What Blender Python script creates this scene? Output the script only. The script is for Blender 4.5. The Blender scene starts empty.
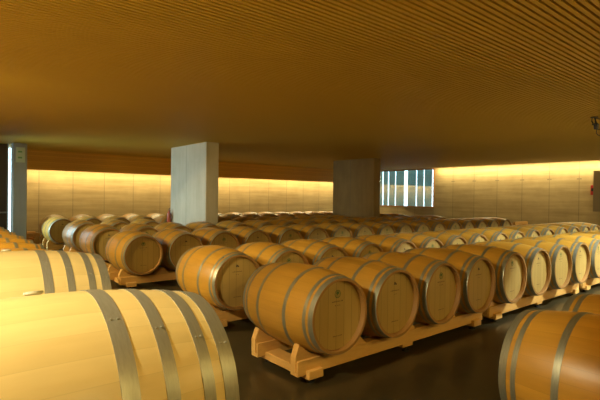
import bpy, bmesh, math, random
from mathutils import Vector, Matrix
random.seed(7)
PI = math.pi
sc = bpy.context.scene
COL = sc.collection
# World axes: +X runs along the barrel rows, +Y along the barrel axes away from the camera.
EYE = 1.446
CEIL = EYE + 1.27


# ------------------------------------------------------------------ light levels
EXPO = 0.0
P_COVE_B, P_COVE_R, P_DOOR, P_UP_L, P_UP_F, P_SKY = 240, 185, 85, 480, 95, 6.0
AM = (1, .78, .27); AMP = (.88, 1, .94); AMY = (1, .88, .54)
LAMPS = [  # x, y, target, watts, cone, colour
    (-1.2, 2.1, .3, 2.6, .9, 620, 78, AMY),
    (-2.2, 6.5, .2, 6.8, .6, 1200, 84, AMY),
    (7.4, .6, 7.4, 2.5, .05, 950, 78, AMP),
    (9.5, .6, 9.5, 2.5, .05, 860, 78, AMP),
    (11.6, .6, 11.6, 2.5, .05, 860, 78, AMP),
    (13.7, .6, 13.7, 2.5, .05, 860, 78, AMP),
    (1.4, -2.2, 3.0, 5.0, .4, 230, 120, AM),  # from here down: unseen fill lamps added to brighten the barrels
    (5.2, -2.2, 5.2, 5.0, .4, 240, 120, AM),
    (9.5, -2.2, 9.5, 6.0, .4, 200, 120, AM),
    (-1.2, 5.6, 2.8, 7.2, .5, 380, 95, AM),
]

# ------------------------------------------------------------------ materials
def new_mat(name):
    m = bpy.data.materials.new(name); m.use_nodes = True
    nt = m.node_tree; nt.nodes.clear()
    out = nt.nodes.new('ShaderNodeOutputMaterial')
    b = nt.nodes.new('ShaderNodeBsdfPrincipled')
    nt.links.new(b.outputs[0], out.inputs[0])
    return m, nt, b
def N(nt, t, **k):
    n = nt.nodes.new(t)
    for a, v in k.items(): setattr(n, a, v)
    return n
def math_n(nt, op, a, b=None, c=None):
    n = nt.nodes.new('ShaderNodeMath'); n.operation = op
    for i, x in enumerate((a, b, c)):
        if x is None: continue
        if isinstance(x, (int, float)): n.inputs[i].default_value = x
        else: nt.links.new(x, n.inputs[i])
    return n.outputs[0]
def mixc(nt, fac, a, b, mode='MIX'):
    n = nt.nodes.new('ShaderNodeMix'); n.data_type = 'RGBA'; n.blend_type = mode
    for sock, x in ((n.inputs[0], fac), (n.inputs[6], a), (n.inputs[7], b)):
        if isinstance(x, (int, float)): sock.default_value = x
        elif isinstance(x, tuple): sock.default_value = (*x, 1)
        else: nt.links.new(x, sock)
    return n.outputs[2]
def noise(nt, vec, scale, detail=3, rough=.55):
    n = nt.nodes.new('ShaderNodeTexNoise'); n.inputs['Scale'].default_value = scale
    n.inputs['Detail'].default_value = detail; n.inputs['Roughness'].default_value = rough
    nt.links.new(vec, n.inputs['Vector']); return n.outputs[0]
def mapping(nt, vec, scale):
    n = nt.nodes.new('ShaderNodeMapping'); n.inputs['Scale'].default_value = scale
    nt.links.new(vec, n.inputs['Vector']); return n.outputs[0]
def plain(name, col, rough=.6, metal=0.0, spec=None):
    m, nt, b = new_mat(name)
    b.inputs['Base Color'].default_value = (*col, 1)
    b.inputs['Roughness'].default_value = rough; b.inputs['Metallic'].default_value = metal
    if spec is not None: b.inputs['Specular IOR Level'].default_value = spec
    return m
def bump(nt, b, h, strength, dist=.01):
    n = nt.nodes.new('ShaderNodeBump'); n.inputs['Strength'].default_value = strength
    n.inputs['Distance'].default_value = dist
    nt.links.new(h, n.inputs['Height']); nt.links.new(n.outputs[0], b.inputs['Normal'])

def stave_mat(name, c1, c2, nst=28, jo=.7):
    m, nt, b = new_mat(name)
    tc = N(nt, 'ShaderNodeTexCoord'); sep = N(nt, 'ShaderNodeSeparateXYZ')
    nt.links.new(tc.outputs['Object'], sep.inputs[0])
    ang = math_n(nt, 'ARCTAN2', sep.outputs[0], sep.outputs[2])
    t = math_n(nt, 'MULTIPLY', math_n(nt, 'ADD', ang, PI), nst / (2 * PI))
    oi = N(nt, 'ShaderNodeObjectInfo')
    cell = math_n(nt, 'ADD', math_n(nt, 'FLOOR', t), math_n(nt, 'MULTIPLY', oi.outputs['Random'], 97.0))
    wn = N(nt, 'ShaderNodeTexWhiteNoise', noise_dimensions='1D'); nt.links.new(cell, wn.inputs['W'])
    fr = math_n(nt, 'FRACT', t)
    edge = math_n(nt, 'LESS_THAN', math_n(nt, 'ABSOLUTE', math_n(nt, 'SUBTRACT', fr, .5)), .485)
    cmb = N(nt, 'ShaderNodeCombineXYZ')
    nt.links.new(math_n(nt, 'ADD', math_n(nt, 'MULTIPLY', ang, .35), cell), cmb.inputs[0])
    nt.links.new(sep.outputs[1], cmb.inputs[1]); nt.links.new(cell, cmb.inputs[2])
    g = noise(nt, mapping(nt, cmb.outputs[0], (30, 3.0, 1)), 1.6, 5, .6)
    g2 = noise(nt, mapping(nt, cmb.outputs[0], (6, 1.6, 1)), 2.0, 2, .5)
    f = math_n(nt, 'ADD', math_n(nt, 'MULTIPLY', wn.outputs[0], .55), math_n(nt, 'MULTIPLY', g, .6))
    col = mixc(nt, f, c1, c2)
    col = mixc(nt, math_n(nt, 'MULTIPLY', math_n(nt, 'SUBTRACT', g2, .35), .5), col, tuple(x * .62 for x in c1))
    col = mixc(nt, math_n(nt, 'ADD', math_n(nt, 'MULTIPLY', edge, 1-jo), jo), tuple(x * .5 for x in c1), col)
    nt.links.new(col, b.inputs['Base Color'])
    b.inputs['Roughness'].default_value = .36
    b.inputs['Specular IOR Level'].default_value = .5
    bump(nt, b, g, .12, .002)
    return m
def plank_mat(name, c1, c2, width, axis=0, grain=(8, 8, 1.2), rough=.55):
    """boards side by side along `axis`"""
    m, nt, b = new_mat(name)
    tc = N(nt, 'ShaderNodeTexCoord'); sep = N(nt, 'ShaderNodeSeparateXYZ')
    nt.links.new(tc.outputs['Object'], sep.inputs[0])
    t = math_n(nt, 'DIVIDE', math_n(nt, 'ADD', sep.outputs[axis], 10 + width / 2), width)
    oi = N(nt, 'ShaderNodeObjectInfo')
    cell = math_n(nt, 'ADD', math_n(nt, 'FLOOR', t), math_n(nt, 'MULTIPLY', oi.outputs['Random'], 71.0))
    wn = N(nt, 'ShaderNodeTexWhiteNoise', noise_dimensions='1D'); nt.links.new(cell, wn.inputs['W'])
    edge = math_n(nt, 'LESS_THAN', math_n(nt, 'ABSOLUTE', math_n(nt, 'SUBTRACT', math_n(nt, 'FRACT', t), .5)), .48)
    add = N(nt, 'ShaderNodeVectorMath', operation='ADD'); nt.links.new(tc.outputs['Object'], add.inputs[0])
    cmb = N(nt, 'ShaderNodeCombineXYZ'); nt.links.new(cell, cmb.inputs[0]); nt.links.new(cell, cmb.inputs[1])
    nt.links.new(cmb.outputs[0], add.inputs[1])
    g = noise(nt, mapping(nt, add.outputs[0], grain), 6, 4, .6)
    f = math_n(nt, 'ADD', math_n(nt, 'MULTIPLY', wn.outputs[0], .55), math_n(nt, 'MULTIPLY', g, .45))
    col = mixc(nt, f, c1, c2)
    col = mixc(nt, edge, tuple(x * .5 for x in c1), col)
    nt.links.new(col, b.inputs['Base Color']); b.inputs['Roughness'].default_value = rough
    return m
def grain_mat(name, c1, c2, sc3, rough=.6):
    m, nt, b = new_mat(name)
    tc = N(nt, 'ShaderNodeTexCoord')
    g = noise(nt, mapping(nt, tc.outputs['Object'], sc3), 4, 4, .6)
    nt.links.new(mixc(nt, g, c1, c2), b.inputs['Base Color']); b.inputs['Roughness'].default_value = rough
    return m
def concrete_wall_mat(name, axis, off, c1, c2, pitch=.95, zj=2.17):
    m, nt, b = new_mat(name)
    geo = N(nt, 'ShaderNodeTexCoord'); sep = N(nt, 'ShaderNodeSeparateXYZ')
    nt.links.new(geo.outputs['Object'], sep.inputs[0])
    a = sep.outputs[axis]; z = sep.outputs[2]
    t = math_n(nt, 'DIVIDE', math_n(nt, 'ADD', a, 20 * pitch - off + pitch / 2), pitch)
    dist = math_n(nt, 'MULTIPLY', math_n(nt, 'ABSOLUTE', math_n(nt, 'SUBTRACT', math_n(nt, 'FRACT', t), .5)), pitch)
    joint = math_n(nt, 'LESS_THAN', dist, .010)
    wn = N(nt, 'ShaderNodeTexWhiteNoise', noise_dimensions='1D')
    nt.links.new(math_n(nt, 'FLOOR', math_n(nt, 'ADD', t, .5)), wn.inputs['W'])
    # cast layers: long horizontal bands, cloudy stains
    sc3 = (.35, .35, 6) 
    lay = noise(nt, mapping(nt, geo.outputs['Object'], sc3), 1.3, 4, .6)
    cloud = noise(nt, geo.outputs['Object'], 1.7, 4, .6)
    f = math_n(nt, 'ADD', math_n(nt, 'MULTIPLY', lay, .65), math_n(nt, 'MULTIPLY', cloud, .35))
    f = math_n(nt, 'MULTIPLY', math_n(nt, 'SUBTRACT', f, .3), 2.3)
    col = mixc(nt, f, c1, c2)
    col = mixc(nt, math_n(nt, 'MULTIPLY', wn.outputs[0], .18), col, tuple(x * .55 for x in c1))
    dz = math_n(nt, 'ABSOLUTE', math_n(nt, 'SUBTRACT', z, zj))
    hole = math_n(nt, 'MULTIPLY', math_n(nt, 'LESS_THAN', dist, .075), math_n(nt, 'LESS_THAN', dz, .022))
    hj = math_n(nt, 'LESS_THAN', math_n(nt, 'ABSOLUTE', math_n(nt, 'SUBTRACT', z, 1.25)), .008)
    mk = math_n(nt, 'MAXIMUM', math_n(nt, 'MULTIPLY', joint, .5), math_n(nt, 'MULTIPLY', hole, .5))
    mk = math_n(nt, 'MAXIMUM', mk, math_n(nt, 'MULTIPLY', hj, 0.0))
    col = mixc(nt, mk, col, (.09, .075, .05))
    nt.links.new(col, b.inputs['Base Color']); b.inputs['Roughness'].default_value = .8
    bump(nt, b, lay, .25, .01)
    return m
def concrete_mat(name, c1, c2, scale=1.5, rough=.75, axis=None, off=0):
    m, nt, b = new_mat(name)
    tc = N(nt, 'ShaderNodeTexCoord')
    a = noise(nt, tc.outputs['Object'], scale, 5, .6)
    s = noise(nt, mapping(nt, tc.outputs['Object'], (5, 5, .7)), 1.5, 3, .5)
    f = math_n(nt, 'ADD', math_n(nt, 'MULTIPLY', a, .5), math_n(nt, 'MULTIPLY', s, .5))
    col = mixc(nt, math_n(nt, 'MULTIPLY', math_n(nt, 'SUBTRACT', f, .3), 2.2), c1, c2)
    if axis is not None:
        sep = N(nt, 'ShaderNodeSeparateXYZ'); nt.links.new(tc.outputs['Object'], sep.inputs[0])
        j = math_n(nt, 'LESS_THAN', math_n(nt, 'ABSOLUTE', math_n(nt, 'SUBTRACT', sep.outputs[axis], off)), .007)
        col = mixc(nt, math_n(nt, 'MULTIPLY', j, .6), col, (.08, .08, .07))
    nt.links.new(col, b.inputs['Base Color']); b.inputs['Roughness'].default_value = rough
    bump(nt, b, a, .15, .01)
    return m
def emit_mat(name, col, s):
    m = bpy.data.materials.new(name); m.use_nodes = True; nt = m.node_tree; nt.nodes.clear()
    o = nt.nodes.new('ShaderNodeOutputMaterial'); e = nt.nodes.new('ShaderNodeEmission')
    e.inputs[0].default_value = (*col, 1); e.inputs[1].default_value = s
    nt.links.new(e.outputs[0], o.inputs[0]); return m
def glass_mat(name, tint=(.9, .97, .97)):
    m = bpy.data.materials.new(name); m.use_nodes = True; nt = m.node_tree; nt.nodes.clear()
    o = nt.nodes.new('ShaderNodeOutputMaterial'); mx = nt.nodes.new('ShaderNodeMixShader')
    t = nt.nodes.new('ShaderNodeBsdfTransparent'); g = nt.nodes.new('ShaderNodeBsdfGlossy')
    t.inputs[0].default_value = (*tint, 1); g.inputs['Roughness'].default_value = .02
    lw = nt.nodes.new('ShaderNodeLayerWeight'); lw.inputs[0].default_value = .5
    f = math_n(nt, 'MULTIPLY_ADD', math_n(nt, 'POWER', lw.outputs['Facing'], 3.0), .7, .24)
    nt.links.new(f, mx.inputs[0]); nt.links.new(t.outputs[0], mx.inputs[1]); nt.links.new(g.outputs[0], mx.inputs[2])
    nt.links.new(mx.outputs[0], o.inputs[0]); return m

M = {}
M['stave'] = stave_mat('oak staves', (.36, .175, .017), (.53, .275, .036))
M['stave_new'] = stave_mat('pale new oak staves', (.72, .53, .20), (.86, .66, .28), 30, .85)
M['head'] = plank_mat('oak head boards', (.36, .225, .052), (.44, .29, .078), .085, 0)
M['chime'] = plain('oak chime', (.30, .145, .03), .6)
M['hoop'] = None
def hoop_mat(a=(.15, .15, .105), c=(.36, .35, .26)):
    m, nt, b = new_mat('galvanised hoop steel')
    tc = N(nt, 'ShaderNodeTexCoord')
    g = noise(nt, mapping(nt, tc.outputs['Object'], (9, 60, 9)), 2.2, 4, .65)
    nt.links.new(mixc(nt, g, a, c), b.inputs['Base Color'])
    b.inputs['Metallic'].default_value = .55; b.inputs['Roughness'].default_value = .42
    return m
M['hoop'] = hoop_mat(); M['hoop_light'] = hoop_mat((.30, .29, .22), (.50, .48, .38))
M['bung'] = plain('silicone bung', (.55, .53, .40), .35)
M['bung_wood'] = plain('wooden bung', (.36, .17, .04), .6)
M['stamp_green'] = plain('green brand ink', (.07, .12, .03), .7)
M['stamp_dark'] = plain('burnt brand ink', (.10, .06, .03), .8)
M['rack'] = grain_mat('pine rack timber', (.56, .28, .06), (.72, .42, .11), (2.5, 2.5, 14))
M['black'] = plain('black plastic', (.015, .015, .015), .5)
M['steel'] = plain('zinc steel', (.5, .5, .5), .3, .9)
M['slat'] = grain_mat('ceiling slat timber', (.50, .32, .021), (.63, .42, .034), (.6, 30, 8), .6)
M['backing'] = plain('dark ceiling felt', (.012, .007, .003), .95)
M['fascia'] = plank_mat('fascia boards', (.56, .29, .018), (.70, .38, .032), .06, 2, (1, 1, 12))
M['floor'] = concrete_mat('polished concrete floor', (.032, .024, .010), (.055, .042, .018), .8, .30)
M['wall_b'] = concrete_wall_mat('board cast concrete back', 0, 2.66, (.31, .22, .085), (.58, .44, .20))
M['wall_r'] = concrete_wall_mat('board cast concrete right', 1, 5.86, (.31, .22, .085), (.58, .44, .20))
M['wall'] = concrete_mat('cast concrete', (.34, .30, .22), (.44, .39, .29))
M['col'] = concrete_mat('column concrete', (.17, .108, .030), (.25, .165, .055), 2.0, .75, 1, 10.75)  # browner copy of the shared concrete, shade painted into its colour
M['col_daylit'] = concrete_mat('daylit column concrete', (.40, .355, .25), (.54, .49, .37), 2.0, .75, 1, 10.75)  # lighter copy of the same concrete, daylight painted into its colour
M['col_grey'] = concrete_mat('grey pier concrete', (.32, .31, .26), (.42, .41, .35), 2.0, .75)
M['darkwood'] = plank_mat('dark timber lining', (.05, .026, .010), (.08, .04, .016), .12, 0, (12, 12, .8))
M['frame'] = grain_mat('orange timber frame', (.36, .14, .03), (.50, .22, .05), (3, 3, 3))
M['alu'] = plain('grey aluminium', (.30, .33, .34), .4, .7)
def frosted_mat():
    m, nt, b = new_mat('frosted grey green glass')
    out = [n for n in nt.nodes if n.type == 'OUTPUT_MATERIAL'][0]
    tc = N(nt, 'ShaderNodeTexCoord'); g = noise(nt, mapping(nt, tc.outputs['Object'], (1, 1, .5)), 2.5, 4, .6)
    c = mixc(nt, g, (.19, .31, .29), (.33, .45, .41)); nt.links.new(c, b.inputs['Base Color'])
    b.inputs['Roughness'].default_value = .5
    t = N(nt, 'ShaderNodeBsdfTranslucent'); mx = N(nt, 'ShaderNodeMixShader'); mx.inputs[0].default_value = .55
    nt.links.new(c, t.inputs[0]); nt.links.new(b.outputs[0], mx.inputs[1]); nt.links.new(t.outputs[0], mx.inputs[2])
    nt.links.new(mx.outputs[0], out.inputs[0]); return m
M['fin'] = frosted_mat()
M['glass'] = glass_mat('window glass')
M['cove'] = emit_mat('warm lamp tube', (1, .80, .42), 20)
M['warm_led'] = emit_mat('downlight lens', (1, .78, .45), 12)
M['cabinet'] = plain('beige painted metal', (.26, .20, .10), .5)
M['red'] = plain('red enamel', (.45, .02, .015), .35)
M['ext'] = plain('worn orange red enamel', (.36, .055, .012), .4)
M['sign'] = plain('pale sign plastic', (.55, .60, .42), .5)
M['sign_green'] = plain('sign green', (.16, .36, .10), .5)
M['outground'] = concrete_mat('outside paving', (.35, .35, .33), (.45, .45, .43))

# ------------------------------------------------------------------ mesh helpers
def box(bm, x0, x1, y0, y1, z0, z1):
    vs = [bm.verts.new(p) for p in ((x0,y0,z0),(x1,y0,z0),(x1,y1,z0),(x0,y1,z0),(x0,y0,z1),(x1,y0,z1),(x1,y1,z1),(x0,y1,z1))]
    for f in ((3,2,1,0),(4,5,6,7),(0,1,5,4),(1,2,6,5),(2,3,7,6),(3,0,4,7)): bm.faces.new([vs[i] for i in f])
def bevel(bm, w, seg=2):
    bmesh.ops.bevel(bm, geom=bm.edges[:] , offset=w, segments=seg, affect='EDGES', profile=.6)
def prism(bm, poly, y0, y1):
    """poly of (x, z) extruded along y"""
    a = [bm.verts.new((x, y0, z)) for x, z in poly]; b = [bm.verts.new((x, y1, z)) for x, z in poly]
    n = len(poly)
    bm.faces.new(a); bm.faces.new(b[::-1])
    for i in range(n): bm.faces.new((a[i], b[i], b[(i+1)%n], a[(i+1)%n]))
    bmesh.ops.recalc_face_normals(bm, faces=bm.faces[:])
def lathe_y(bm, prof, n=48, close=False, cz=0.0):
    """prof: (y, r) revolved about the Y axis"""
    rings = []
    for y, r in prof:
        if r < 1e-6: rings.append([bm.verts.new((0, y, cz))])
        else: rings.append([bm.verts.new((r*math.sin(2*PI*i/n), y, cz + r*math.cos(2*PI*i/n))) for i in range(n)])
    pairs = list(zip(rings, rings[1:]))
    if close: pairs.append((rings[-1], rings[0]))
    for a, b in pairs:
        for i in range(n):
            j = (i+1) % n
            if len(a) == 1 and len(b) == 1: continue
            if len(a) == 1: bm.faces.new((a[0], b[j], b[i]))
            elif len(b) == 1: bm.faces.new((a[i], a[j], b[0]))
            else: bm.faces.new((a[i], a[j], b[j], b[i]))
    bmesh.ops.recalc_face_normals(bm, faces=bm.faces[:])
def lathe_z(bm, prof, n=20, cx=0, cy=0):
    rings = []
    for z, r in prof:
        if r < 1e-6: rings.append([bm.verts.new((cx, cy, z))])
        else: rings.append([bm.verts.new((cx + r*math.cos(2*PI*i/n), cy + r*math.sin(2*PI*i/n), z)) for i in range(n)])
    for a, b in zip(rings, rings[1:]):
        for i in range(n):
            j = (i+1) % n
            if len(a) == 1: bm.faces.new((a[0], b[j], b[i]))
            elif len(b) == 1: bm.faces.new((a[i], a[j], b[0]))
            else: bm.faces.new((a[i], a[j], b[j], b[i]))
    bmesh.ops.recalc_face_normals(bm, faces=bm.faces[:])
def tube(bm, pts, r, n=8):
    pts = [Vector(p) for p in pts]; rings = []
    for i, p in enumerate(pts):
        d = (pts[min(i+1, len(pts)-1)] - pts[max(i-1, 0)]).normalized()
        u = d.orthogonal().normalized() if i == 0 else (u - d*u.dot(d)).normalized()
        w = d.cross(u)
        rings.append([bm.verts.new(p + r*(math.cos(2*PI*k/n)*u + math.sin(2*PI*k/n)*w)) for k in range(n)])
    for a, b in zip(rings, rings[1:]):
        for i in range(n): bm.faces.new((a[i], a[(i+1)%n], b[(i+1)%n], b[i]))
    bm.faces.new(rings[0][::-1]); bm.faces.new(rings[-1])
def obj(name, bm, mat, parent=None, smooth=False, loc=(0,0,0)):
    me = bpy.data.meshes.new(name); bm.to_mesh(me); bm.free()
    for m in (mat if isinstance(mat, (list, tuple)) else [mat]): me.materials.append(m)
    if smooth:
        for p in me.polygons: p.use_smooth = True
        try: me.set_sharp_from_angle(angle=math.radians(35))
        except Exception: pass
    o = bpy.data.objects.new(name, me); COL.objects.link(o); o.location = loc
    if parent: o.parent = parent
    return o
def empty(name, loc=(0,0,0), rz=0):
    o = bpy.data.objects.new(name, None); o.empty_display_size = .1
    COL.objects.link(o); o.location = loc; o.rotation_euler = (0, 0, rz); return o
def tag(o, label, cat, group=None, kind=None):
    o['label'] = label; o['category'] = cat
    if group: o['group'] = group
    if kind: o['kind'] = kind
    return o
def struct(name, bm, mat, label=None):
    o = obj(name, bm, mat); o['kind'] = 'structure'
    if label: o['label'] = label
    return o
def BM(): return bmesh.new()
def children(o): return [c for c in COL.objects if c.parent == o]
KIDS = {}
def copy_tree(o, parent=None):
    if o.name not in KIDS: KIDS[o.name] = children(o)
    c = o.copy(); COL.objects.link(c); c.parent = parent
    for k in KIDS[o.name]: copy_tree(k, c)
    return c

# ------------------------------------------------------------------ barrel
def stamp_bm(kind, y):
    """brand marks on the barrel head, facing -Y, centred on x=0"""
    g, d = BM(), BM()
    e = .0012
    def disc(bm, cx, cz, r, n=18):
        vs = [bm.verts.new((cx + r*math.cos(-2*PI*i/n), y - e, cz + r*math.sin(-2*PI*i/n))) for i in range(n)]
        bm.faces.new(vs[::-1])
    def ring(bm, cx, cz, r0, r1, n=24):
        a = [bm.verts.new((cx + r0*math.cos(2*PI*i/n), y - e, cz + r0*math.sin(2*PI*i/n))) for i in range(n)]
        b = [bm.verts.new((cx + r1*math.cos(2*PI*i/n), y - e, cz + r1*math.sin(2*PI*i/n))) for i in range(n)]
        for i in range(n): j = (i+1) % n; bm.faces.new((a[i], a[j], b[j], b[i]))
    def bar(bm, x0, x1, z0, z1):
        bm.faces.new([bm.verts.new(p) for p in ((x0,y-e,z0),(x1,y-e,z0),(x1,y-e,z1),(x0,y-e,z1))])
    if kind == 0:
        ring(g, 0, .165, .026, .032); disc(g, 0, .172, .014); bar(g, -.003, .003, .148, .166)
        ring(g, 0, .165, .0185, .021)
    else:
        disc(d, -.004, .170, .013); disc(d, .012, .163, .009); bar(d, -.02, -.008, .158, .163)
    r = random.Random(kind + 3)
    x = -.06
    while x < .055:
        w = r.uniform(.004, .010); bar(d, x, x + w, .103, .103 + r.uniform(.006, .010)); x += w + r.uniform(.003, .006)
    for x in ((-.022, .004, .024) if kind == 0 else (-.012, .012)): disc(d, x, .076, .0045, 10)
    x = -.045
    while x < .045:
        w = r.uniform(.004, .011); bar(d, x, x + w, -.165, -.158); x += w + r.uniform(.003, .007)
    return g, d
def make_barrel(k=1.0, L=.47, RB=.345, RH=.2925, hoops=None, mat='stave', stamp=0, cz=.345, bigbung=False, name='wine_barrel'):
    """axis along local Y; the empty is at the lowest point of the bilge"""
    R = lambda y: RB - (RB - RH) * (abs(y) / L) ** 2
    root = empty(name)
    bm = BM()
    th = .026 * k; rec = .042 * k
    ys = [-L + 2*L*i/22 for i in range(23)]
    prof = [(y, R(y)) for y in ys]
    prof += [(L, RH - th*.8), (L - rec, RH - th*1.05), (L - rec*1.6, RH - th*1.05)]
    prof = [(-L + rec*1.6, RH - th*1.05), (-L + rec, RH - th*1.05), (-L, RH - th*.8)] + prof
    lathe_y(bm, prof, 56)
    for f in bm.faces:
        c = f.calc_center_median()
        if abs(c.y) > L - rec*1.7 and math.hypot(c.x, c.z) < RH - th*.3: f.material_index = 1
    body = obj('staves', bm, [M[mat], M['chime']], root, True, (0, 0, cz))
    for (y, w, t) in hoops:
        b = BM(); y0, y1 = y - w/2, y + w/2; t = t
        lathe_y(b, [(y0, R(y0) - .002), (y0, R(y0) + t), (y, R(y) + t + .0004), (y1, R(y1) + t), (y1, R(y1) - .002)], 56, close=True)
        # overlap with two rivets
        a0 = .35 + y
        for s in (-1, 1):
            px, pz = math.sin(a0)*(R(y)+t), math.cos(a0)*(R(y)+t)
            mtx = Matrix.Translation((px, y + s*w*.2, pz))
            bmesh.ops.create_icosphere(b, subdivisions=1, radius=.0045*k, matrix=mtx)
        obj('hoop', b, M['hoop_light' if bigbung else 'hoop'], root, True, (0, 0, cz))
    hd = []
    for s in (-1, 1):
        b = BM(); yh = s*(L - rec); r = RH - th*1.05
        lathe_y(b, [(yh, 0), (yh, r + .001), (yh - s*.02, r + .001), (yh - s*.02, 0)], 56)
        hd.append(obj('barrel_head', b, M['head'], root, False, (0, 0, cz)))
    g, d = stamp_bm(stamp, -(L - rec))
    if len(g.verts): obj('emblem', g, M['stamp_green'], hd[0])
    else: g.free()
    obj('brand_marks', d, M['stamp_dark'], hd[0])
    b = BM(); rb = .030 if bigbung else .022
    lathe_z(b, [(q - cz, r) for q, r in ([(2*cz - .012, rb*.8), (2*cz + .003, rb*.85), (2*cz + .004, rb*1.08), (2*cz + (.012 if bigbung else .005), rb), (2*cz + (.014 if bigbung else .006), 0)])], 24)
    obj('bung', b, M['bung'] if bigbung else M['bung_wood'], root, True, (0, 0, cz)).rotation_euler = (0, -.22 if bigbung else .12, 0)
    return root
HOOPS = [(s*p, w, .0022) for s in (-1, 1) for p, w in ((.448, .042), (.388, .028), (.18, .034))]
proto = [make_barrel(hoops=HOOPS, stamp=i) for i in (0, 1)]
K = 1.2
HOOPS2 = [(s*p, w, .003) for s in (-1, 1) for p, w in ((.545, .062), (.452, .046), (.318, .046), (.183, .056))]
proto_big = make_barrel(K, .578, .414, .351, HOOPS2, 'stave_new', 1, .414, True, 'wine_puncheon')

# ------------------------------------------------------------------ rack for four barrels (barrels at x = 0, .7, 1.4, 2.1)
def make_rack(n=4, pitch=.70, base=.20, wedge=1.0, ypos=(.20, .74), yend=(.12, .82)):
    root = empty('barrel_rack')
    xe = (n-1)*pitch
    for y in ypos:
        b = BM(); box(b, -.30, xe + .30, y - .045, y + .045, base - .122, base - .004); bevel(b, .004, 1)
        obj('beam', b, M['rack'], root)
        for s, x in ((1, 0), (-1, xe)):
            b = BM()
            pts = [(-.312, base-.085), (-.312, base+.03), (-.275, base+.12), (-.255, base+.105), (-.18, base+.045), (-.09, base+.0), (.0, base-.003), (.0, base-.085)]
            pts = [(x + s*px*wedge, z) for px, z in pts]
            prism(b, pts, y - .03, y + .03); bevel(b, .003, 1)
            obj('cradle_wedge', b, M['rack'], root)
        for i in range(n - 1):
            b = BM(); cx = pitch*(i + .5)
            prism(b, [(cx-.12, base-.005), (cx-.02, base+.085), (cx+.02, base+.085), (cx+.12, base-.005)], y - .035, y + .035)
            obj('chock', b, M['rack'], root)
    for x in ([-.14, xe/2, xe + .14] if n > 2 else ([-.14, xe + .14] if n > 1 else [-.16, .16])):
        b = BM(); box(b, x - .075, x + .075, yend[0] + (.038 if x == xe/2 and n > 2 else 0), yend[1], .045, base - .088); bevel(b, .004, 1)
        obj('cross_member', b, M['rack'], root)
        for y in (yend[0] + .07, yend[1] - .07):
            b = BM(); lathe_z(b, [(0, 0), (0, .034), (.010, .034), (.014, .012), (.0449, .012), (.0449, 0)], 14, x, y)
            obj('levelling_foot', b, M['black'], root, True)
    return root
rack4 = make_rack()
rack1b = make_rack(1, .7, .26, 1.18, (.24, .89), (.08, 1.05))
rack1c = make_rack(1, .7, .20, 1.18, (.24, .89), (.08, 1.05))

ORD = ['first','second','third','fourth','fifth','sixth','seventh','eighth','ninth','tenth','eleventh','twelfth','thirteenth','fourteenth','fifteenth','sixteenth','seventeenth','eighteenth']
used = set()
def place(src, loc, rz, label, cat, group):
    if src.name in used: o = copy_tree(src)
    else: used.add(src.name); KIDS[src.name] = children(src); [KIDS.__setitem__(k.name, children(k)) for k in KIDS[src.name]]; o = src
    o.location = loc; o.rotation_euler = (0, 0, rz)
    tag(o, label, cat, group)
    return o
BZ = .53 - .345
GAP = .057
COLS = [(5.09, 9.7), (11.04, 9.7)]           # blade column near corners
rows = [  # name, head y, x of first, count
    ('front row', 2.492, 2.478, 12),
    ('second row', 4.129, 2.58, 16),
    ('third row', 6.82, 2.57, 17),
    ('fourth row', 8.63, 2.61, 16),
    ('fifth row', 10.28, 2.66, 16),
    ('sixth row', 12.24, 2.60, 16),
    ('back row', 13.45, 2.75, 16),
]
rackc = 0
for ri, (rn, v0, u0, n) in enumerate(rows):
    for i in range(n):
        u = u0 + .7*i + GAP*(i//4)
        if any(abs(u - (cx + .16)) < .56 and v0 < cy + 2.0 and v0 + .94 > cy for cx, cy in COLS): continue
        head = 'green emblem on its head' if (i + ri) % 2 == 0 else 'dark stamp on its head'
        if ri == 0 and i < 4: lb = f'oak barrel with {head}, {ORD[i]} from the left in the front row'
        elif ri == 0: lb = f'oak barrel with bright cream head, {ORD[i]} from the left in the front row'
        else: lb = f'oak wine barrel, {ORD[i]} from the left end of the {rn}' + (' by the lit wall' if ri == 6 else '')
        src = proto[(i + ri) % 2]
        place(src, (u, v0 + .47, BZ), 0, lb, 'barrel', f'oak wine barrels lying in the {rn}')
    for k in range((n + 3)//4):
        u = u0 + 2.857*k
        if any(abs(u + 1.05 - (cx + .16)) < 1.6 and v0 < cy + 2.0 and v0 + .94 > cy for cx, cy in COLS): 
            continue
        if n - 4*k < 2: continue
        place(rack4, (u, v0, 0), 0, f'timber barrel rack, {ORD[k]} from the left end under the {rn}', 'barrel rack', f'timber racks under the {rn}')
# racks cut short beside the two columns
RACKS = {1: make_rack(1), 2: make_rack(2), 3: make_rack(3), 4: rack4}
rk = 0
for ri, (rn, v0, u0, n) in enumerate(rows):
    for k in range((n + 3)//4):
        u = u0 + 2.857*k
        if n - 4*k < 2 or any(abs(u + 1.05 - (cx + .16)) < 1.6 and v0 < cy + 2.0 and v0 + .94 > cy for cx, cy in COLS):
            run = []
            for j in range(5):
                uu = u + .7*j
                ok = j < 4 and 4*k + j < n and not any(abs(uu - (cx + .16)) < .56 and v0 < cy + 2.0 and v0 + .94 > cy for cx, cy in COLS)
                if ok: run.append(j); continue
                if run:
                    L = len(run); u1 = u + .7*run[0]
                    nm = f'{ORD[4*k+run[0]]} barrel' + (f' and {L-1} more' if L > 1 else '')
                    place(RACKS[L], (u1, v0, 0), 0, f'timber rack under the {nm} of the {rn}', 'barrel rack', f'shorter racks in the {rn}')
                run = []

for q in (1, 2, 3):
    if RACKS[q].name not in used:
        for c in children(RACKS[q]): bpy.data.objects.remove(c)
        bpy.data.objects.remove(RACKS[q])

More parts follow.
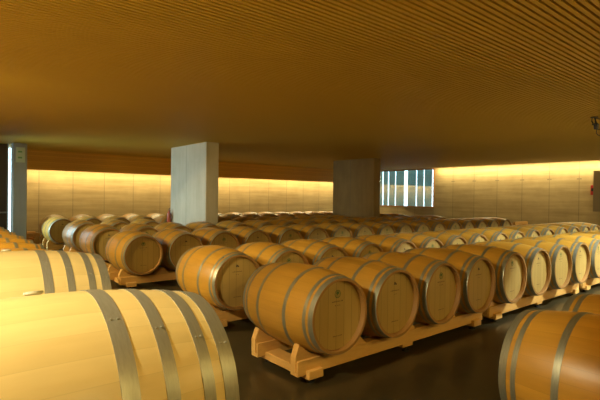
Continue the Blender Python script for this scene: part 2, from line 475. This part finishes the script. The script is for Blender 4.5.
# second group across the aisle: bottom right of the picture
for i in range(4):
    u = 2.60 + .7*i + GAP*(i//4)
    where = ['bottom right foreground barrel, dark orange oak with three grey hoops', 'orange oak barrel just behind the bottom right foreground barrel'][i] if i < 2 else f'orange oak barrel, {ORD[i]} from the left in the row at the right frame edge'
    place(proto[1], (u, 1.16 - .47, BZ), 0, where, 'barrel', 'barrels in the foreground row at right')
place(rack4, (2.60, 1.16 - .94, 0), 0, 'timber rack under the bottom right foreground barrels', 'barrel rack', 'racks of the right foreground row')
# left block, barrels turned a quarter: axes along +X
LB = [5.53 + .7*i + GAP*(i//4) for i in range(8)]
for i, v in enumerate(LB):
    place(proto[i % 2], (1.10 - .47, v, BZ), -PI/2, f'yellow-lit oak barrel, {ORD[i]} behind the two large pale ones at left', 'barrel', 'quarter-turned barrels receding along the left edge')
for k in range(2):
    place(rack4, (1.10, LB[4*k], 0), PI/2, f'timber rack, {ORD[k]} behind the large pale barrels at left', 'barrel rack', 'racks along the left edge')
place(proto_big, (.295, 1.735, .685 - .414), -PI/2, 'nearest large pale oak barrel in the left foreground, pale bung on top', 'barrel', 'large pale new oak barrels')
place(proto_big, (.43, 3.60, .64 - .414), -PI/2, 'second large pale oak barrel, standing just behind the nearest foreground one at left', 'barrel', 'large pale new oak barrels')
place(rack1b, (.30 + .565, 1.73, 0), PI/2, 'timber cradle under the nearest large pale barrel at left', 'barrel rack', 'single cradles')
place(rack1c, (.46 + .565, 3.60, 0), PI/2, 'timber cradle under the second large pale barrel at left', 'barrel rack', 'single cradles')

# ------------------------------------------------------------------ room
X0, X1, Y0, Y1 = -5.0, 17.0, -3.0, 15.7
b = BM(); box(b, X0-.3, X1+.3, Y0-.3, Y1+.3, -.2, 0); struct('floor', b, M['floor'])
# slatted ceiling: all boards run along X
b = BM()
SP = .050
y = Y0
while y < 15.08:
    box(b, X0, 16.35, y, y + .029, CEIL, CEIL + .042); y += SP
struct('ceiling', b, M['slat'])
b = BM(); box(b, X0-.3, X1+.3, Y0-.3, Y1+.3, CEIL + .10, CEIL + .25); struct('ceiling_backing', b, M['backing'])
b = BM(); box(b, 2.05, 16.35, 15.08, 15.14, 2.135, CEIL + .10); struct('trim_1', b, M['fascia'])
b = BM(); box(b, 16.35, 16.38, Y0, 15.08, CEIL, CEIL + .10); struct('trim_2', b, M['fascia'])
b = BM(); box(b, 2.05, X1 + .3, Y1, Y1 + .3, 0, CEIL + .10); struct('wall_back', b, M['wall_b'])
# right wall with window opening y 11.5..15.2, z 1.05..2.70
WY0, WY1, WZ0, WZ1 = 11.5, 15.25, 1.04, 2.76
b = BM()
box(b, X1, X1+.3, Y0, WY0, 0, CEIL+.1); box(b, X1, X1+.3, WY1, Y1+.3, 0, CEIL+.1)
box(b, X1, X1+.3, WY0, WY1, 0, WZ0); box(b, X1, X1+.3, WY0, WY1, WZ1, CEIL+.1)
struct('wall_right', b, M['wall_r'])
b = BM(); box(b, X0-.3, X1+.3, Y0-.3, Y0, 0, CEIL+.1); struct('wall_front', b, M['wall'])
b = BM(); box(b, X0-.3, X0, Y0, 11.0, 0, CEIL+.1); struct('wall_left', b, M['wall'])
b = BM(); box(b, X0, .9, 11.0, 11.2, 0, CEIL+.1); struct('wall_left_return', b, M['wall'])
# opening on the left side: big glazed door between x=.9, y 11.2..13.9
b = BM(); box(b, .8, .9, 11.2, 13.9, 2.62, CEIL+.1); box(b, .8, .9, 11.2, 12.2, 0, 2.62); struct('wall_lintel_left', b, M['wall'])
b = BM(); box(b, .8, 1.63, 13.9, 14.0, 0, CEIL+.1); struct('wall_timber_left', b, M['darkwood'])
b = BM()
for yy in (12.2, 13.03, 13.86):
    box(b, .82, .88, yy, yy + .04, .04, 2.60)
box(b, .82, .88, 12.2, 13.9, 0, .05); box(b, .82, .88, 12.2, 13.9, 2.57, 2.62)
dr = struct('door_1', b, M['alu'])
b = BM(); box(b, .845, .855, 12.24, 13.86, .05, 2.57); obj('door_glass', b, M['glass'], dr)
# narrow glazed slit beside the left pier
b = BM(); box(b, 1.63, 1.66, 13.9, 13.96, 0, CEIL); box(b, 1.74, 1.78, 13.9, 13.96, 0, CEIL)
w2 = struct('window_2', b, M['alu'])
b = BM(); box(b, 1.66, 1.74, 13.925, 13.935, 0, CEIL); obj('pane', b, M['glass'], w2)
b = BM(); box(b, 1.985, 2.05, 13.9, Y1+.3, 0, CEIL+.1); struct('wall_back_return', b, M['wall'])
# columns
def column(x, y, w, L, label, mat='col_daylit'):
    b = BM(); box(b, x, x + w, y, y + L, 0, CEIL + .10); bevel(b, .01, 1)
    o = obj('concrete_column', b, M[mat]); tag(o, label, 'column'); return o
column(5.11, 9.7, .335, 2.0, 'concrete blade column with daylight painted into its tone, left of the picture centre')
column(11.04, 9.7, .30, 1.9, 'concrete blade column beside the window, shade painted in as brown', 'col')
column(1.70, 13.45, .31, .32, 'narrow bluish concrete pier at the left edge carrying a small sign', 'col_grey')
# sign on left pier
s = empty('wall_sign', (1.86, 13.44, 2.42))
b = BM(); box(b, -.10, .10, -.012, 0, -.19, .19); bevel(b, .004, 1); obj('sign_plate', b, M['sign'], s)
for dz in (.08, -.07):
    b = BM(); box(b, -.035, .035, -.015, -.012, dz - .02, dz + .02)
    prism(b, [(-.06, dz), (-.035, dz + .035), (-.035, dz - .035)], -.015, -.012)
    obj('arrow', b, M['sign_green'], s)
tag(s, 'small pale green sign high on the left concrete pier', 'sign')
# handrail by dark wall
b = BM(); tube(b, [(.95, 13.75, .95), (1.6, 13.75, .95)], .02)
for x in (1.0, 1.55): tube(b, [(x, 13.75, .95), (x, 13.9, .95)], .012)
tag(obj('handrail', b, M['steel'], None, True), 'thin metal handrail on the dark timber wall at the left edge', 'handrail')
# window on the right wall
b = BM()
box(b, X1-.03, X1+.10, WY0, WY1, WZ0, WZ0+.05); box(b, X1-.03, X1+.10, WY0, WY1, WZ1-.05, WZ1)
box(b, X1-.03, X1+.10, WY0, WY0+.05, WZ0+.05, WZ1-.05); box(b, X1-.03, X1+.10, WY1-.05, WY1, WZ0+.05, WZ1-.05)
w1 = struct('window_1', b, M['frame'])
b = BM(); box(b, X1+.03, X1+.04, WY0+.05, WY1-.05, WZ0+.05, WZ1-.05); obj('pane', b, M['glass'], w1)
# upright fins outside the window, daylight shows in the gaps
edges = [11.2, 11.90, 12.35, 12.76, 13.36, 13.97, 14.40, 14.75, 15.6]
gaps  = [.0, .06, .045, .055, .20, .05, .055, .06, .0]
for i in range(len(edges)-1):
    y0, y1 = edges[i] + gaps[i]/2, edges[i+1] - gaps[i+1]/2
    b = BM(); box(b, X1+.44, X1+.452, y0, y1, .3, 3.2)
    tag(obj('sun_fin', b, M['fin']), f'grey-green frosted panel outside the window, {ORD[i]} from its right side', 'panel', 'panels outside the window')
b = BM(); box(b, X1+.3, X1+6, 8, 19, -.3, -.2); struct('ground', b, M['outground'])
# cabinet, red alarm, extinguisher
c = empty('electrical_cabinet', (16.868, 5.00, 1.09))
b = BM(); box(b, -.13, .13, -.36, .36, 0, 1.33); bevel(b, .01, 2); obj('cabinet_body', b, M['cabinet'], c)
b = BM(); box(b, -.142, -.13, -.33, .33, .03, 1.30); d = obj('cabinet_door', b, M['cabinet'], c)
b = BM(); box(b, -.16, -.142, -.28, -.25, .6, .75); obj('handle', b, M['black'], d)
tag(c, 'beige metal cabinet high on the right concrete wall', 'cabinet')
c = empty('alarm_box', (16.94, 5.43, 1.79))
b = BM(); box(b, -.06, .06, -.055, .055, -.16, .16); bevel(b, .015, 2); obj('housing', b, M['red'], c)
b = BM(); box(b, -.066, -.06, -.03, .03, -.04, .06); obj('button_plate', b, M['black'], c)
tag(c, 'red alarm box on the right wall beside the beige cabinet', 'alarm')
c = empty('fire_extinguisher', (5.03, 11.60, .66))
b = BM(); lathe_z(b, [(0,0),(0,.06),(.02,.07),(.30,.07),(.36,.05),(.40,.022),(.43,.02),(.43,0)], 20); obj('cylinder_body', b, M['ext'], c, True)
b = BM(); tube(b, [(0,0,.42),(0,.0,.47),(0,-.08,.49)], .012); obj('valve_handle', b, M['black'], c, True)
b = BM(); tube(b, [(0,0,.44),(.0,-.07,.42),(.0,-.095,.30),(.0,-.09,.12)], .010); obj('hose', b, M['black'], c, True)
b = BM(); box(b, .06, .10, -.02, .02, .15, .25); obj('bracket', b, M['steel'], c)
c.scale = (.8, .8, .9)
tag(c, 'red fire extinguisher on the far edge of the daylit column', 'extinguisher')
# cable basket lamp bracket on ceiling at the right edge
c = empty('ceiling_bracket', (7.74, 2.46, CEIL))

b = BM()
tube(b, [(-.16,.0,-.10),(-.05,.03,-.03),(.10,.05,-.015),(.24,.02,-.02)], .007)
tube(b, [(-.16,.0,-.10),(-.17,-.02,-.13),(-.13,0,-.15),(-.02,0,-.12),(.06,.02,-.05),(.10,.05,-.015)], .009)
tube(b, [(.0,-.02,-.12),(-.01,-.02,-.20),(.03,0,-.26),(.12,0,-.28),(.26,0,-.27)], .007)
tube(b, [(.10,.05,-.015),(.08,0,-.12),(.10,0,-.20),(.26,-.02,-.16)], .007)
obj('wire_frame', b, M['black'], c, True)
b = BM(); lathe_z(b, [(-.20,0),(-.20,.03),(-.13,.035),(-.11,.02),(-.10,0)], 14, .03, 0); obj('lamp_head', b, M['black'], c, True)
b = BM(); lathe_z(b, [(-.012,0),(-.012,.05),(0,.05),(.004,0)], 16, .10, .05); obj('ceiling_plate', b, M['black'], c, True)
tag(c, 'black wire bracket hanging under the slatted ceiling at the right edge', 'bracket')
# stack of empty racks by the right end of the third row
def flat_rack(x, y, z, label, L=.9, W=.9):
    r = empty('empty_rack', (x, y, z))
    for yy in (.1, W - .1):
        b = BM(); box(b, 0, L, yy - .045, yy + .045, .08, .18); bevel(b, .004, 1); obj('beam', b, M['rack'], r)
    for xx in (.08, L - .08):
        b = BM(); box(b, xx - .06, xx + .06, 0, W, 0, .0795); bevel(b, .004, 1); obj('cross_member', b, M['rack'], r)
    tag(r, label, 'barrel rack', 'stacked empty racks'); return r
for i, w in enumerate(('bottom', 'second', 'third', 'topmost')):
    flat_rack(14.72, 6.86, .181*i, f'empty timber rack, {w} of the stack right of the third row')
for i, w in enumerate(('lower', 'upper')):
    flat_rack(2.02, 14.15, .181*i, f'empty timber rack, {w} of the two by the left end of the back wall', .42, .8)

# ------------------------------------------------------------------ lamps
def area(name, loc, rot, sx, sy, power, col, spread=None):
    l = bpy.data.lights.new(name, 'AREA'); l.shape = 'RECTANGLE'; l.size = sx; l.size_y = sy
    l.energy = power; l.color = col
    if spread: l.spread = spread
    o = bpy.data.objects.new(name, l); COL.objects.link(o); o.location = loc; o.rotation_euler = rot; return o
def spot(name, loc, target, power, col, ang, blend=.3, rad=.06):
    l = bpy.data.lights.new(name, 'SPOT'); l.energy = power; l.color = col; l.spot_size = math.radians(ang); l.spot_blend = blend; l.shadow_soft_size = rad
    o = bpy.data.objects.new(name, l); COL.objects.link(o); o.location = loc
    o.rotation_euler = (Vector(target) - Vector(loc)).to_track_quat('-Z', 'Y').to_euler(); return o
WARM = (1, .84, .47)
# cove lamp tubes above the edges of the ceiling
area('cove_lamp_back', (9.2, 15.42, 2.30), (math.radians(-14), 0, 0), 14.0, .06, P_COVE_B, WARM)
area('cove_lamp_right', (16.76, 4.2, CEIL + .02), (0, math.radians(-12), 0), .06, 14.3, P_COVE_R, WARM)
i = 0
for (x0, x1, y0, y1, z) in [(2.2, 16.3, 15.141, 15.20, 2.50)]:
    b = BM(); box(b, x0, x1, y0, y1, z, z + .03); tag(obj('lamp_tube', b, M['cove']), 'warm lamp tube hidden behind the fascia washing the back wall', 'lamp')
b = BM(); box(b, 16.62, 16.66, -2.9, 11.4, CEIL + .06, CEIL + .0999)
tag(obj('lamp_tube', b, M['cove']), 'warm lamp tube in the ceiling slot washing the right wall', 'lamp')
# recessed downlights over the aisles, plus added fill lamps (outside the picture)
def downlight(x, y, where):
    t = empty('downlight', (x, y, CEIL))
    b = BM(); lathe_z(b, [(-.004, .10), (-.010, .10), (-.010, .075), (-.001, .07), (-.001, .0)], 24); obj('trim_ring', b, M['alu'], t, True)
    b = BM(); lathe_z(b, [(-.003, 0), (-.003, .069)], 24); obj('lens', b, M['warm_led'], t)
    tag(t, where, 'lamp', 'recessed ceiling downlights')

for (x, y, tx, ty, tz, pw, ang, colr) in LAMPS:
    downlight(x, y, 'round recessed downlight in the slatted ceiling')
    spot('downlight_beam', (x, y, CEIL - .03), (tx, ty, tz), pw, colr, ang, .2, .08)
# daylight through the glazed door at left and the window at right
area('daylight_left_door', (.70, 12.95, 1.45), (0, math.radians(-80), math.radians(-30)), 2.0, 1.0, P_DOOR, (.66, .90, 1), math.radians(95))
# unseen uplights added to fill the ceiling, behind and left of the viewpoint
def fill_trough(loc, L, rz, label, pw):
    t = empty('added_uplight', loc, rz)
    b = BM(); prism(b, [(-.0, 0), (.10, .0), (.12, .08), (.105, .08), (.09, .015), (.0, .015)], -L/2, L/2); obj('housing', b, M['alu'], t)
    b = BM(); box(b, .03, .06, -L/2 + .02, L/2 - .02, .016, .03); obj('lamp_tube', b, M['cove'], t)
    tag(t, label, 'lamp')
    area('ceiling_fill', Vector(loc) + Matrix.Rotation(rz, 3, 'Z') @ Vector((.07, 0, .09)), (0, math.radians(228), rz), .08, L, pw, (1, .62, .28), math.radians(92))
fill_trough((X0 + .001, 4.5, 1.15), 9.0, 0, 'unseen fill light added on the left wall for the ceiling', P_UP_L)
fill_trough((4.0, Y0 + .001, 1.15), 12.0, PI/2, 'unseen fill light added on the wall behind for the ceiling', P_UP_F)

w = bpy.data.worlds.new('sky'); sc.world = w; w.use_nodes = True
bg = w.node_tree.nodes['Background']; bg.inputs[0].default_value = (.72, .88, 1, 1); bg.inputs[1].default_value = P_SKY

# ------------------------------------------------------------------ camera
cam = bpy.data.cameras.new('camera'); co = bpy.data.objects.new('camera', cam); COL.objects.link(co)
cam.sensor_width = 36; cam.lens = 455 * 36 / 600; cam.clip_start = .05; cam.clip_end = 200
co.matrix_world = Matrix.Translation((0, 0, EYE)) @ Matrix.Rotation(-.689, 4, 'Z') @ Matrix.Rotation(PI/2 - .007, 4, 'X') @ Matrix.Rotation(.0127, 4, 'Z')
sc.camera = co
sc.view_settings.view_transform = 'Standard'; sc.view_settings.look = 'None'; sc.view_settings.gamma = 1
sc.view_settings.use_curve_mapping = False
sc.view_settings.exposure = EXPO
sc.cycles.use_denoising = True
sc.cycles.max_bounces = 8; sc.cycles.diffuse_bounces = 5; sc.cycles.sample_clamp_indirect = 4
